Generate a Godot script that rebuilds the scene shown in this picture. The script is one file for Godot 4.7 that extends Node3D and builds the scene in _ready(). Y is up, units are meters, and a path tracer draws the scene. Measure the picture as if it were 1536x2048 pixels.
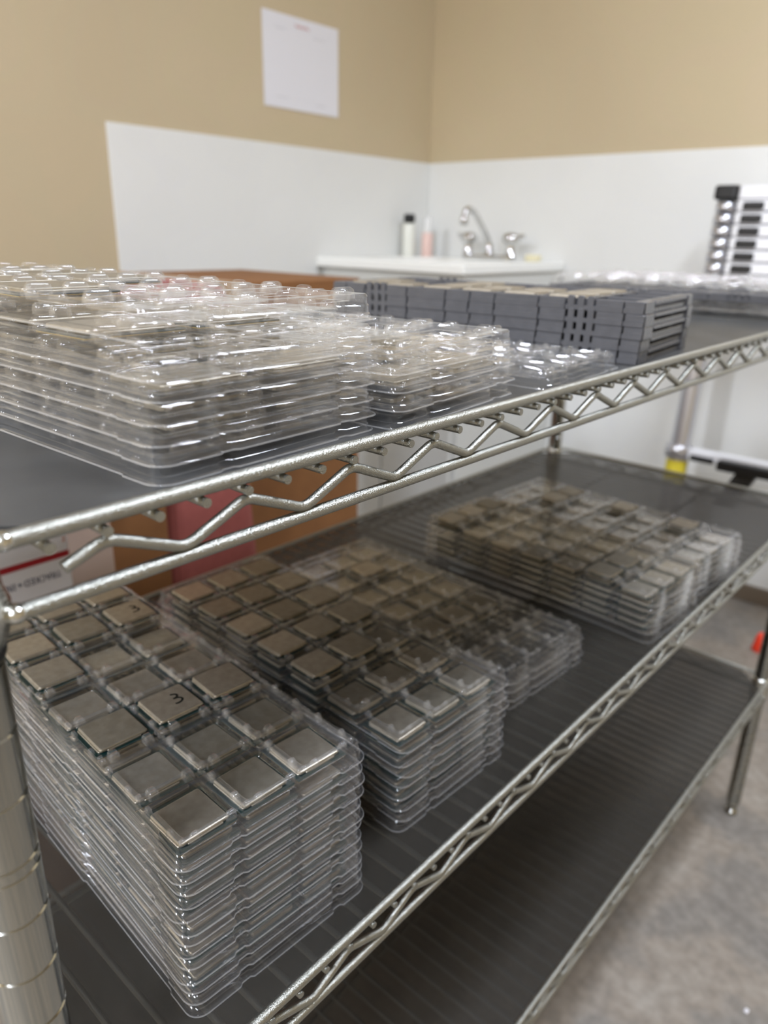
extends Node3D
# A wire shelving rack of clear processor trays in a small workroom with a sink in the far corner.

const FY := 0.9526            # height of the top shelf's front rail above the floor
const SH := [0.9526, 0.6426, 0.3049]   # rail heights of the three shelves
const RACK_L := 1.2745
const RACK_D := 0.4849
const WX := 2.25              # right wall
const WZ := -1.613            # back wall
var rng := RandomNumberGenerator.new()
var taken := {}
var M := {}
var TR := {}                  # shared meshes of the tray kinds

# ---------------------------------------------------------------- naming
func numbered(called: String) -> String:
	var k: int = taken.get(called, 0)
	taken[called] = k + 1
	return called if k == 0 else "%s_%03d" % [called, k]

func tag(o: Node3D, label: String, category: String, group := "", kind := "") -> Node3D:
	o.set_meta("label", label)
	o.set_meta("category", category)
	if group != "":
		o.set_meta("group", group)
	if kind != "":
		o.set_meta("kind", kind)
	return o

func thing(called: String, label: String, category: String, at := Vector3.ZERO, turn := 0.0, group := "") -> Node3D:
	var o := Node3D.new()
	o.name = numbered(called)
	add_child(o)
	o.position = at
	o.rotation.y = turn
	tag(o, label, category, group)
	return o

func put(mesh: Mesh, called: String, mat: Material, parent: Node = null, at := Vector3.ZERO, turn := Vector3.ZERO) -> MeshInstance3D:
	var o := MeshInstance3D.new()
	o.mesh = mesh
	if mat != null:
		o.material_override = mat
	if parent == null:
		o.name = numbered(called)
		add_child(o)
	else:
		o.name = called
		parent.add_child(o, true)
	o.position = at
	o.rotation = turn
	o.cast_shadow = GeometryInstance3D.SHADOW_CASTING_SETTING_ON
	return o

func struct(mesh: Mesh, called: String, mat: Material, at := Vector3.ZERO) -> MeshInstance3D:
	var o := put(mesh, called, mat, null, at)
	o.set_meta("kind", "structure")
	return o

# ---------------------------------------------------------------- shapes
func begin(smooth := false) -> SurfaceTool:
	var st := SurfaceTool.new()
	st.begin(Mesh.PRIMITIVE_TRIANGLES)
	st.set_smooth_group(0 if smooth else -1)
	return st

func done(st: SurfaceTool) -> ArrayMesh:
	st.generate_normals()
	return st.commit()

func tri(st: SurfaceTool, a: Vector3, b: Vector3, c: Vector3) -> void:   # counter-clockwise seen from outside
	if (b - a).cross(c - a).length_squared() < 1e-18:
		return
	st.add_vertex(a)
	st.add_vertex(c)
	st.add_vertex(b)

func quad(st: SurfaceTool, a: Vector3, b: Vector3, c: Vector3, d: Vector3) -> void:
	tri(st, a, b, c)
	tri(st, a, c, d)

func strip(st: SurfaceTool, A: PackedVector2Array, ya: float, B: PackedVector2Array, yb: float, off := Vector3.ZERO) -> void:
	var n := A.size()
	for i in n:
		var j := (i + 1) % n
		var a := Vector3(A[i].x, ya, A[i].y) + off
		var b := Vector3(A[j].x, ya, A[j].y) + off
		var c := Vector3(B[j].x, yb, B[j].y) + off
		var d := Vector3(B[i].x, yb, B[i].y) + off
		tri(st, a, d, c)
		tri(st, a, c, b)

func cap(st: SurfaceTool, A: PackedVector2Array, y: float, up := true, off := Vector3.ZERO) -> void:
	var c := Vector2.ZERO
	for p in A:
		c += p
	c /= A.size()
	var n := A.size()
	for i in n:
		var p := Vector3(A[i].x, y, A[i].y) + off
		var q := Vector3(A[(i + 1) % n].x, y, A[(i + 1) % n].y) + off
		var m := Vector3(c.x, y, c.y) + off
		if up:
			tri(st, m, q, p)
		else:
			tri(st, m, p, q)

func rr(w: float, d: float, r: float, n := 4) -> PackedVector2Array:   # rounded rectangle, x towards z
	var out := PackedVector2Array()
	var cs := [Vector2(w / 2 - r, d / 2 - r), Vector2(-w / 2 + r, d / 2 - r), Vector2(-w / 2 + r, -d / 2 + r), Vector2(w / 2 - r, -d / 2 + r)]
	for k in 4:
		for i in n + 1:
			var t := (k + float(i) / n) * PI / 2
			out.append(cs[k] + Vector2(cos(t), sin(t)) * r)
	return out

func slide(A: PackedVector2Array, dx: float) -> PackedVector2Array:
	var out := PackedVector2Array()
	for p in A:
		out.append(p + Vector2(dx, 0))
	return out

func circ(r: float, n := 20) -> PackedVector2Array:
	var out := PackedVector2Array()
	for i in n:
		out.append(Vector2(cos(TAU * i / n), sin(TAU * i / n)) * r)
	return out

# a prism of an outline with a chamfer at top and bottom
func add_prism(st: SurfaceTool, w: float, d: float, h: float, r: float, ch: float, off := Vector3.ZERO, n := 3) -> void:
	var big := rr(w, d, r, n)
	var small := rr(w - 2 * ch, d - 2 * ch, maxf(r - ch, 0.0001), n)
	cap(st, small, 0, false, off)
	strip(st, small, 0, big, ch, off)
	strip(st, big, ch, big, h - ch, off)
	strip(st, big, h - ch, small, h, off)
	cap(st, small, h, true, off)

func prism(w: float, d: float, h: float, r: float, ch: float, off := Vector3.ZERO, n := 3) -> ArrayMesh:
	var st := begin()
	add_prism(st, w, d, h, r, ch, off, n)
	return done(st)

func add_lathe(st: SurfaceTool, prof: Array, n := 24, off := Vector3.ZERO) -> void:   # prof: Vector2(radius, y) from the bottom up
	for k in prof.size() - 1:
		strip(st, circ(maxf(prof[k].x, 0.00001), n), prof[k].y, circ(maxf(prof[k + 1].x, 0.00001), n), prof[k + 1].y, off)

func lathe(prof: Array, n := 24) -> ArrayMesh:
	var st := begin(true)
	add_lathe(st, prof, n)
	return done(st)

func add_tube(st: SurfaceTool, path: Array, r: float, n := 10, caps := true) -> void:
	var rings := []
	var side := Vector3.ZERO
	for k in path.size():
		var t: Vector3 = (path[mini(k + 1, path.size() - 1)] - path[maxi(k - 1, 0)]).normalized()
		if side == Vector3.ZERO:
			side = t.cross(Vector3.UP if absf(t.y) < 0.9 else Vector3.RIGHT).normalized()
		side = (side - t * side.dot(t)).normalized()
		var up := side.cross(t)
		var ring := []
		for i in n:
			var a := TAU * i / n
			ring.append(path[k] + (side * cos(a) + up * sin(a)) * r)
		rings.append(ring)
	for k in rings.size() - 1:
		for i in n:
			var j := (i + 1) % n
			quad(st, rings[k][i], rings[k + 1][i], rings[k + 1][j], rings[k][j])
	if caps:
		st.set_smooth_group(-1)
		for i in n:
			var j := (i + 1) % n
			tri(st, path[0], rings[0][i], rings[0][j])
			tri(st, path[-1], rings[-1][j], rings[-1][i])
		st.set_smooth_group(0)

func tube(path: Array, r: float, n := 10) -> ArrayMesh:
	var st := begin(true)
	add_tube(st, path, r, n)
	return done(st)

func bent(pts: Array, rad: float, n := 4) -> Array:   # rounds the corners of a path
	var out := [pts[0]]
	for k in range(1, pts.size() - 1):
		var p: Vector3 = pts[k]
		var a: Vector3 = p + (pts[k - 1] - p).normalized() * rad
		var b: Vector3 = p + (pts[k + 1] - p).normalized() * rad
		for i in n + 1:
			var t := float(i) / n
			out.append(a.lerp(p, t).lerp(p.lerp(b, t), t))
	out.append(pts[-1])
	return out

func box(w: float, h: float, d: float, ch := 0.002) -> ArrayMesh:   # base at y 0
	return prism(w, d, h, ch, ch, Vector3.ZERO, 2)

# ---------------------------------------------------------------- materials
func noise(freq: float, octaves := 4, seed_ := 1, kind := FastNoiseLite.TYPE_SIMPLEX_SMOOTH) -> FastNoiseLite:
	var f := FastNoiseLite.new()
	f.noise_type = kind
	f.frequency = freq
	f.fractal_octaves = octaves
	f.seed = seed_
	return f

func noise_tex(size: int, freq: float, colors: Array, octaves := 4, seed_ := 1, stops := []) -> NoiseTexture2D:
	var t := NoiseTexture2D.new()
	t.width = size
	t.height = size
	t.seamless = true
	t.noise = noise(freq, octaves, seed_)
	var g := Gradient.new()
	var offs := PackedFloat32Array()
	var cols := PackedColorArray()
	for i in colors.size():
		offs.append(stops[i] if stops.size() else float(i) / (colors.size() - 1))
		cols.append(colors[i])
	g.offsets = offs
	g.colors = cols
	t.color_ramp = g
	return t

func mat(c: Color, rough: float, metal := 0.0) -> StandardMaterial3D:
	var m := StandardMaterial3D.new()
	m.albedo_color = c
	m.roughness = rough
	m.metallic = metal
	return m

func tri_tex(m: StandardMaterial3D, t: Texture2D, scale: float, world := true) -> StandardMaterial3D:
	m.albedo_texture = t
	m.uv1_triplanar = true
	m.uv1_world_triplanar = world
	m.uv1_scale = Vector3.ONE * scale
	return m

func relief(m: StandardMaterial3D, t: Texture2D, cm: float) -> StandardMaterial3D:
	m.heightmap_enabled = true
	m.heightmap_texture = t
	m.heightmap_scale = cm
	return m

func clear_sheet(c: Color, rough: float) -> StandardMaterial3D:
	var m := mat(c, rough)
	m.transparency = BaseMaterial3D.TRANSPARENCY_ALPHA
	m.cull_mode = BaseMaterial3D.CULL_DISABLED
	return m

func make_materials() -> void:
	var grain := noise_tex(512, 0.02, [Color(0, 0, 0), Color(1, 1, 1)], 4, 3)
	M.tan = tri_tex(mat(Color.WHITE, 0.75), noise_tex(512, 0.004, [Color(0.735, 0.67, 0.55), Color(0.76, 0.695, 0.57)], 3, 5), 0.5)
	relief(M.tan, grain, 0.03)
	M.white_panel = tri_tex(mat(Color.WHITE, 0.45), noise_tex(256, 0.01, [Color(0.86, 0.86, 0.845), Color(0.885, 0.885, 0.87)], 3, 6), 0.6)
	M.ceiling = mat(Color(0.86, 0.85, 0.82), 0.9)
	var ft := noise_tex(1024, 0.006, [Color(0.475, 0.455, 0.43), Color(0.535, 0.51, 0.475), Color(0.58, 0.54, 0.49), Color(0.64, 0.61, 0.565)], 6, 11, [0.0, 0.4, 0.6, 1.0])
	M.floor = tri_tex(mat(Color.WHITE, 0.55), ft, 0.75)
	M.floor.detail_enabled = true
	M.floor.detail_blend_mode = BaseMaterial3D.BLEND_MODE_MUL
	M.floor.detail_albedo = noise_tex(512, 0.03, [Color(0.82, 0.81, 0.80), Color(1, 1, 1)], 5, 21)
	M.floor.detail_uv_layer = BaseMaterial3D.DETAIL_UV_2
	M.floor.uv2_triplanar = true
	M.floor.uv2_world_triplanar = true
	M.floor.uv2_scale = Vector3.ONE * 2.3
	M.baseboard = mat(Color(0.42, 0.37, 0.31), 0.6)
	var fine := noise_tex(256, 0.09, [Color(0, 0, 0), Color(1, 1, 1)], 2, 8)
	M.wire = mat(Color(0.64, 0.64, 0.61), 0.36, 1.0)
	M.wire.uv1_triplanar = true
	M.wire.uv1_scale = Vector3.ONE * 60.0
	relief(M.wire, fine, 0.03)
	M.chrome = mat(Color(0.66, 0.66, 0.635), 0.13, 1.0)
	M.weld = mat(Color(0.80, 0.80, 0.775), 0.22, 1.0)
	M.weld.uv1_triplanar = true
	M.weld.uv1_scale = Vector3.ONE * 22.0
	relief(M.weld, fine, 0.03)
	M.faucet = mat(Color(0.82, 0.82, 0.82), 0.08, 1.0)
	M.black = mat(Color(0.03, 0.032, 0.04), 0.45)
	M.liner = mat(Color(0.17, 0.16, 0.14, 0.58), 0.36)
	M.liner.transparency = BaseMaterial3D.TRANSPARENCY_ALPHA
	M.liner.cull_mode = BaseMaterial3D.CULL_DISABLED
	M.liner_top = tri_tex(mat(Color(1, 1, 1, 0.97), 0.42), noise_tex(512, 0.012, [Color(0.20, 0.20, 0.198), Color(0.265, 0.265, 0.26)], 5, 15), 3.0)
	M.liner_top.transparency = BaseMaterial3D.TRANSPARENCY_ALPHA
	M.clear = clear_sheet(Color(0.88, 0.88, 0.88, 0.008), 0.05)
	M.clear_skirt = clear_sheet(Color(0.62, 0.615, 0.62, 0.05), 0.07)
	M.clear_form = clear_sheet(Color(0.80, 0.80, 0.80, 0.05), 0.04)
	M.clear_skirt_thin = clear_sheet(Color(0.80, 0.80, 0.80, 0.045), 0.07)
	M.clear_rim = clear_sheet(Color(0.92, 0.92, 0.92, 0.14), 0.08)
	var smear := noise_tex(512, 0.015, [Color(0.90, 0.89, 0.87), Color(1, 1, 1)], 4, 31)
	for k in 3:
		var c: Color = [Color(0.66, 0.635, 0.585), Color(0.61, 0.585, 0.53), Color(0.70, 0.67, 0.615)][k]
		var m := tri_tex(mat(c, [0.47, 0.52, 0.43][k], 0.82), smear, 14.0)
		m.roughness_texture = noise_tex(256, 0.03, [Color(0.8, 0.8, 0.8), Color(1, 1, 1)], 4, 40 + k)
		M["lid%d" % k] = m
	M.pcb = tri_tex(mat(Color(1, 1, 1), 0.35), noise_tex(256, 0.05, [Color(0.02, 0.10, 0.10), Color(0.03, 0.15, 0.14)], 2, 50), 40.0, false)
	M.pcb_dark = mat(Color(0.05, 0.06, 0.05), 0.35)
	M.gold = mat(Color(0.72, 0.60, 0.26), 0.42, 0.35)
	M.ink = mat(Color(0.02, 0.06, 0.045), 0.5)
	M.jedec = tri_tex(mat(Color.WHITE, 0.27), noise_tex(256, 0.03, [Color(0.30, 0.30, 0.312), Color(0.335, 0.335, 0.346)], 3, 60), 8.0)
	M.card = tri_tex(mat(Color.WHITE, 0.85), noise_tex(512, 0.02, [Color(0.46, 0.30, 0.155), Color(0.51, 0.34, 0.18)], 4, 70), 1.2)
	M.card_pale = mat(Color(0.70, 0.61, 0.55), 0.8)
	M.tape = mat(Color(0.60, 0.46, 0.29), 0.3)
	M.postal = mat(Color(0.84, 0.83, 0.84), 0.6)
	M.red_print = mat(Color(0.60, 0.05, 0.09), 0.6)
	M.blue_print = mat(Color(0.13, 0.16, 0.30), 0.6)
	M.orange_print = mat(Color(0.75, 0.38, 0.15), 0.6)
	M.red = tri_tex(mat(Color.WHITE, 0.8), noise_tex(256, 0.05, [Color(0.53, 0.27, 0.245), Color(0.58, 0.305, 0.275)], 3, 75), 4.0)
	M.cabinet = mat(Color(0.80, 0.80, 0.78), 0.4)
	M.counter = mat(Color(0.93, 0.93, 0.91), 0.25)
	M.bottle = mat(Color(0.87, 0.87, 0.83), 0.35)
	M.pink = mat(Color(0.86, 0.74, 0.70), 0.4)
	M.alu = mat(Color(0.80, 0.80, 0.82), 0.32, 0.9)
	M.alu_white = mat(Color(0.90, 0.90, 0.91), 0.4, 0.1)
	M.yellow = mat(Color(0.86, 0.79, 0.22), 0.5)
	M.sponge = mat(Color(0.86, 0.83, 0.70), 0.9)
	M.orange = mat(Color(0.95, 0.25, 0.13), 0.5)
	M.diffuser = mat(Color(0.95, 0.95, 0.95), 0.6)
	M.diffuser.emission_enabled = true
	M.diffuser.emission = Color(0.895, 0.928, 0.99)
	M.diffuser.emission_energy_multiplier = 6.0
	M.frame_white = mat(Color(0.85, 0.85, 0.84), 0.5)

# ---------------------------------------------------------------- clear trays
# outline of a tray: w along x, l along z, grown outward by o; the short sides carry notches
func tray_outline(w: float, l: float, o: float, r := 0.0065) -> PackedVector2Array:
	var hw := w / 2 + o
	var hl := l / 2 + o
	var q := maxf(r + o, 0.001)
	var out := PackedVector2Array()
	for s in [1.0, -1.0]:
		# long side, with a shallow step near each end
		for p in [Vector2(0, -hl + q + 0.001), Vector2(0, -l / 2 + 0.022), Vector2(-0.0011, -l / 2 + 0.0235), Vector2(-0.0011, -0.03), Vector2(0, -0.0285), Vector2(0, 0.0285), Vector2(-0.0011, 0.03), Vector2(-0.0011, l / 2 - 0.0235), Vector2(0, l / 2 - 0.022)]:
			out.append(Vector2(hw + p.x, p.y) * s)
		for i in 6:
			var t := i / 5.0 * PI / 2
			out.append(Vector2(hw - q + cos(t) * q, hl - q + sin(t) * q) * s)
		# short side with two notches, not symmetric so turned trays differ
		for p in [[0.345, 0.0], [0.330, 0.0019], [0.290, 0.0019], [0.275, 0.0], [-0.205, 0.0], [-0.22, 0.0015], [-0.265, 0.0015], [-0.28, 0.0]]:
			out.append(Vector2(w * p[0], hl - p[1]) * s)
		for i in 6:
			var t := PI / 2 + i / 5.0 * PI / 2
			out.append(Vector2(-hw + q + cos(t) * q, hl - q + sin(t) * q) * s)
	# the two halves each ran from +x round to -x; drop the doubled arcs
	return dedupe(out, hw, hl)

func dedupe(p: PackedVector2Array, _hw: float, _hl: float) -> PackedVector2Array:
	return p

func clamp_rect(A: PackedVector2Array, w: float, l: float) -> PackedVector2Array:
	var out := PackedVector2Array()
	for p in A:
		out.append(Vector2(clampf(p.x, -w / 2, w / 2), clampf(p.y, -l / 2, l / 2)))
	return out

func add_nub(st: SurfaceTool, x: float, z: float, w0: float, d0: float, y: float, h0: float) -> void:
	for skin in [0.0]:
		var w: float = w0 - 2 * skin
		var d: float = d0 - 2 * skin
		var h: float = h0 - skin
		var r := minf(w, d) * 0.42
		var off := Vector3(x, 0, z)
		var c := rr(w * 0.60, d * 0.48, r * 0.46, 3)
		st.set_smooth_group(7 if skin == 0.0 else 8)
		strip(st, rr(w, d, r, 3), y, rr(w * 0.96, d * 0.95, r * 0.95, 3), y + h * 0.45, off)
		strip(st, rr(w * 0.96, d * 0.95, r * 0.95, 3), y + h * 0.45, rr(w * 0.86, d * 0.80, r * 0.80, 3), y + h * 0.78, off)
		strip(st, rr(w * 0.86, d * 0.80, r * 0.80, 3), y + h * 0.78, c, y + h * 0.97, off)
		cap(st, c, y + h * 0.97, true, off)
	st.set_smooth_group(-1)

func add_pocket(st: SurfaceTool, k: Dictionary, off: Vector3) -> void:   # web, walls and floor of one pocket
	var H: float = k.H
	var op := rr(k.ow, k.od, 0.0028, 4)
	var cs := PackedVector2Array()
	for p in op:
		cs.append(Vector2(clampf(p.x * 3, -k.px / 2, k.px / 2), clampf(p.y * 3, -k.pz / 2, k.pz / 2)))
	strip(st, cs, H, op, H, off)
	var l2 := rr(k.ow - k.shelf * 2, k.od - k.shelf * 2, 0.0026, 4)
	var f1 := rr(k.ow - k.shelf * 2 - 0.0014, k.od - k.shelf * 2 - 0.0014, 0.0022, 4)
	var f2 := rr(k.ow - k.shelf * 2 - 0.0026, k.od - k.shelf * 2 - 0.0026, 0.0018, 4)
	st.set_smooth_group(6)
	strip(st, l2, k.ledge, f1, k.floor + 0.0006, off)
	strip(st, f1, k.floor + 0.0006, f2, k.floor, off)
	st.set_smooth_group(-1)
	cap(st, f2, k.floor, true, off)

func add_rim(st: SurfaceTool, k: Dictionary, off: Vector3, nubs := true) -> void:   # rolled rim, ledge and locating nubs
	var H: float = k.H
	var op := rr(k.ow, k.od, 0.0028, 4)
	var rim := rr(k.ow - 0.0008, k.od - 0.0008, 0.0026, 4)
	var l1 := rr(k.ow - 0.0016, k.od - 0.0016, 0.0024, 4)
	var l2 := rr(k.ow - k.shelf * 2, k.od - k.shelf * 2, 0.0026, 4)
	var l3 := rr(k.ow - k.shelf * 2 + 0.0012, k.od - k.shelf * 2 + 0.0012, 0.0026, 4)
	st.set_smooth_group(5)
	strip(st, op, H, rim, H - 0.0006, off)
	strip(st, rim, H - 0.0006, l1, k.ledge, off)
	st.set_smooth_group(-1)
	strip(st, l1, k.ledge, l3, k.ledge, off)
	strip(st, l3, k.ledge, l2, k.ledge - 0.0003, off)
	for n in (k.nubs if nubs else []):
		add_nub(st, off.x + n[0], off.z + n[1], n[2], n[3], n[4], n[5])

func tray_kind(called: String, k: Dictionary) -> void:
	var st := begin(true)
	var sharp := begin()
	var prof := [[0.0024, 0.0003], [0.0003, 0.0], [0.0, 0.0007], [-0.0002, 0.0026], [0.0002, 0.0030], [-0.0003, 0.0034], [-0.0004, k.H * 0.56], [-0.0010, k.H * 0.61], [-0.0011, k.H - 0.0014], [-0.0015, k.H - 0.0005], [-0.0022, k.H]]
	for i in prof.size() - 1:
		sharp.set_smooth_group(i + 1)
		strip(sharp, tray_outline(k.w, k.l, prof[i][0]), prof[i][1], tray_outline(k.w, k.l, prof[i + 1][0]), prof[i + 1][1])
	k.skirt = done(sharp)
	# rounded lip: a thin rolled edge round the flange that catches the light
	var lip := begin()
	var o1 := tray_outline(k.w, k.l, 0.0024)
	var o2 := tray_outline(k.w, k.l, 0.0027)
	strip(lip, o2, 0.00005, o1, 0.0009)
	strip(lip, o1, 0.0, o2, 0.00005)
	k.lip = done(lip)
	var web := begin()
	var top := tray_outline(k.w, k.l, -0.0022)
	strip(web, top, k.H, clamp_rect(top, k.px * k.cols, k.pz * k.rows), k.H)
	k.border = done(web)
	st = begin()
	add_pocket(st, k, Vector3.ZERO)
	k.pocket = done(st)
	st = begin()
	add_rim(st, k, Vector3.ZERO)
	k.rim = done(st)
	st = begin()
	for r in k.rows:
		for c in k.cols:
			add_pocket(st, k, cell(k, r, c))
			add_rim(st, k, cell(k, r, c), called == "wide")
	k.sheet = done(st)
	TR[called] = k

func cell(k: Dictionary, r: int, c: int) -> Vector3:   # row 0 is at the front
	return Vector3((c - (k.cols - 1) / 2.0) * k.px, 0, ((k.rows - 1) / 2.0 - r) * k.pz)

func make_tray_kinds() -> void:
	var small := []
	for s in [-1, 1]:
		for t in [-1, 1]:
			small.append([s * 0.0193, t * 0.0112, 0.0030, 0.0060, 0.0085, 0.0052])
			small.append([t * 0.0110, s * 0.0206, 0.0064, 0.0040, 0.0085, 0.0052])
			small.append([s * 0.0182, t * 0.0203, 0.0034, 0.0034, 0.0100, 0.0030])
	tray_kind("grid", {"w": 0.127, "l": 0.3195, "H": 0.0115, "cols": 3, "rows": 7, "px": 0.0399, "pz": 0.0443, "ow": 0.0385, "od": 0.0392, "ledge": 0.0083, "floor": 0.0046, "shelf": 0.0042, "nubs": small})
	var big := []
	for s in [-1, 1]:
		for t in [-1, 0, 1]:
			big.append([t * 0.0185, s * 0.0252, 0.0128, 0.0062, 0.0100, 0.0056])
		for t in [-1, 1]:
			big.append([s * 0.0292, t * 0.0125, 0.0046, 0.0110, 0.0100, 0.0042])
			big.append([s * 0.0265, t * 0.0075, 0.0090, 0.0085, 0.0030, 0.0052])
	tray_kind("wide", {"w": 0.130, "l": 0.3195, "H": 0.0122, "cols": 2, "rows": 6, "px": 0.0603, "pz": 0.0515, "ow": 0.0555, "od": 0.0470, "ledge": 0.0085, "floor": 0.0048, "shelf": 0.0040, "nubs": big})

func clear_tray(kind: String, at: Transform3D, label: String, group: String, full: bool) -> Node3D:
	var k: Dictionary = TR[kind]
	var t := thing("clear_processor_tray", label, "tray", Vector3.ZERO, 0, group)
	t.transform = at
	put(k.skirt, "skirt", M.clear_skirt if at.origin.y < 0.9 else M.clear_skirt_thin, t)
	put(k.lip, "flange_lip", M.clear_rim, t)
	put(k.border, "border", M.clear, t)
	if full:
		for r in k.rows:
			for c in k.cols:
				var p := put(k.pocket, "pocket", M.clear, t, cell(k, r, c))
				put(k.rim, "locating_nubs", M.clear_form, p)
	else:
		put(k.sheet, "pocket_sheet", M.clear, t)
	return t

# ---------------------------------------------------------------- processors
var cpu := {}
func make_cpu(called: String, a: float, b: float, lid: float, lidb: float) -> void:
	var d := {}
	d.sub = prism(a, b, 0.0009, 0.0006, 0.0001, Vector3(0, 0.0004, 0), 2)
	d.edge = prism(a - 0.0004, b - 0.0004, 0.0005, 0.0006, 0.0001, Vector3.ZERO, 2)
	var st := begin()
	# lower plate with ears on two sides
	add_prism(st, lid * 0.72, lidb + 0.0016, 0.0011, 0.0009, 0.0002, Vector3(0, 0.0013, 0))
	add_prism(st, lid + 0.0014, lidb * 0.94, 0.0010, 0.0010, 0.0002, Vector3(0, 0.0013, 0))
	var o1 := rr(lid, lidb, 0.0016, 4)
	var o2 := rr(lid - 0.0006, lidb - 0.0006, 0.0014, 4)
	var o3 := rr(lid - 0.0018, lidb - 0.0018, 0.0011, 4)
	strip(st, o1, 0.0020, o1, 0.0030)
	strip(st, o1, 0.0030, o2, 0.0036)
	strip(st, o2, 0.0036, o3, 0.0039)
	cap(st, o3, 0.0039)
	d.lid = done(st)
	# all in one for those deep inside the stacks
	st = begin()
	add_prism(st, a, b, 0.0013, 0.0006, 0.0001, Vector3.ZERO, 1)
	var one := done(st)
	st = begin()
	add_prism(st, lid, lidb, 0.0026, 0.0012, 0.0005, Vector3(0, 0.0013, 0), 1)
	var two := done(st)
	var both := ArrayMesh.new()
	both.add_surface_from_arrays(Mesh.PRIMITIVE_TRIANGLES, one.surface_get_arrays(0))
	both.surface_set_material(0, M.pcb if called == "small" else M.pcb_dark)
	both.add_surface_from_arrays(Mesh.PRIMITIVE_TRIANGLES, two.surface_get_arrays(0))
	both.surface_set_material(1, M.lid1)
	d.both = both
	cpu[called] = d

func processor(kind: String, at: Transform3D, label: String, group: String, tone: int) -> Node3D:
	var d: Dictionary = cpu[kind]
	var t := thing("processor", label, "processor", Vector3.ZERO, 0, group)
	t.transform = at
	put(d.sub, "substrate", M.pcb, t)
	put(d.edge, "contact_edge", M.gold, t)
	put(d.lid, "heat_spreader", M["lid%d" % tone], t)
	return t

func inked_three(p: Node3D) -> void:   # a hand-drawn 3 in marker on the metal lid
	var pts := []
	for i in 9:
		var a := PI - PI * 1.05 * i / 8.0
		pts.append(Vector2(-0.0030 + 0.0026 * cos(a), 0.0036 * sin(a)))
	for i in 9:
		var a := PI * 0.95 - PI * 1.0 * i / 8.0
		pts.append(Vector2(0.0026 + 0.0030 * cos(a), 0.0042 * sin(a)))
	pts.append(Vector2(0.0053, -0.0022))
	var st := begin()
	for i in pts.size() - 1:
		var d: Vector2 = (pts[i + 1] - pts[i]).normalized().orthogonal() * 0.0008
		var q := []
		for v in [pts[i] + d, pts[i + 1] + d, pts[i + 1] - d, pts[i] - d]:
			q.append(Vector3(0.0035 + v.y, 0.00398, -0.001 + v.x))
		quad(st, q[0], q[1], q[2], q[3])
		quad(st, q[3], q[2], q[1], q[0])
	var m := put(done(st), "inked_numeral", M.ink, p)
	m.set_meta("label", "hand-drawn dark green numeral three")

const ROWS := ["front row", "second row", "third row", "fourth row", "fifth row", "sixth row", "back row"]
const COLS := ["left pocket", "middle pocket", "right pocket"]
const ORD := ["lowest", "second from bottom", "third from bottom", "fourth from bottom", "fifth from bottom", "sixth from bottom", "seventh from bottom", "eighth from bottom", "ninth from bottom", "tenth from bottom", "eleventh from bottom", "twelfth from bottom", "topmost"]
var buried := {"small": [], "large": []}

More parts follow.
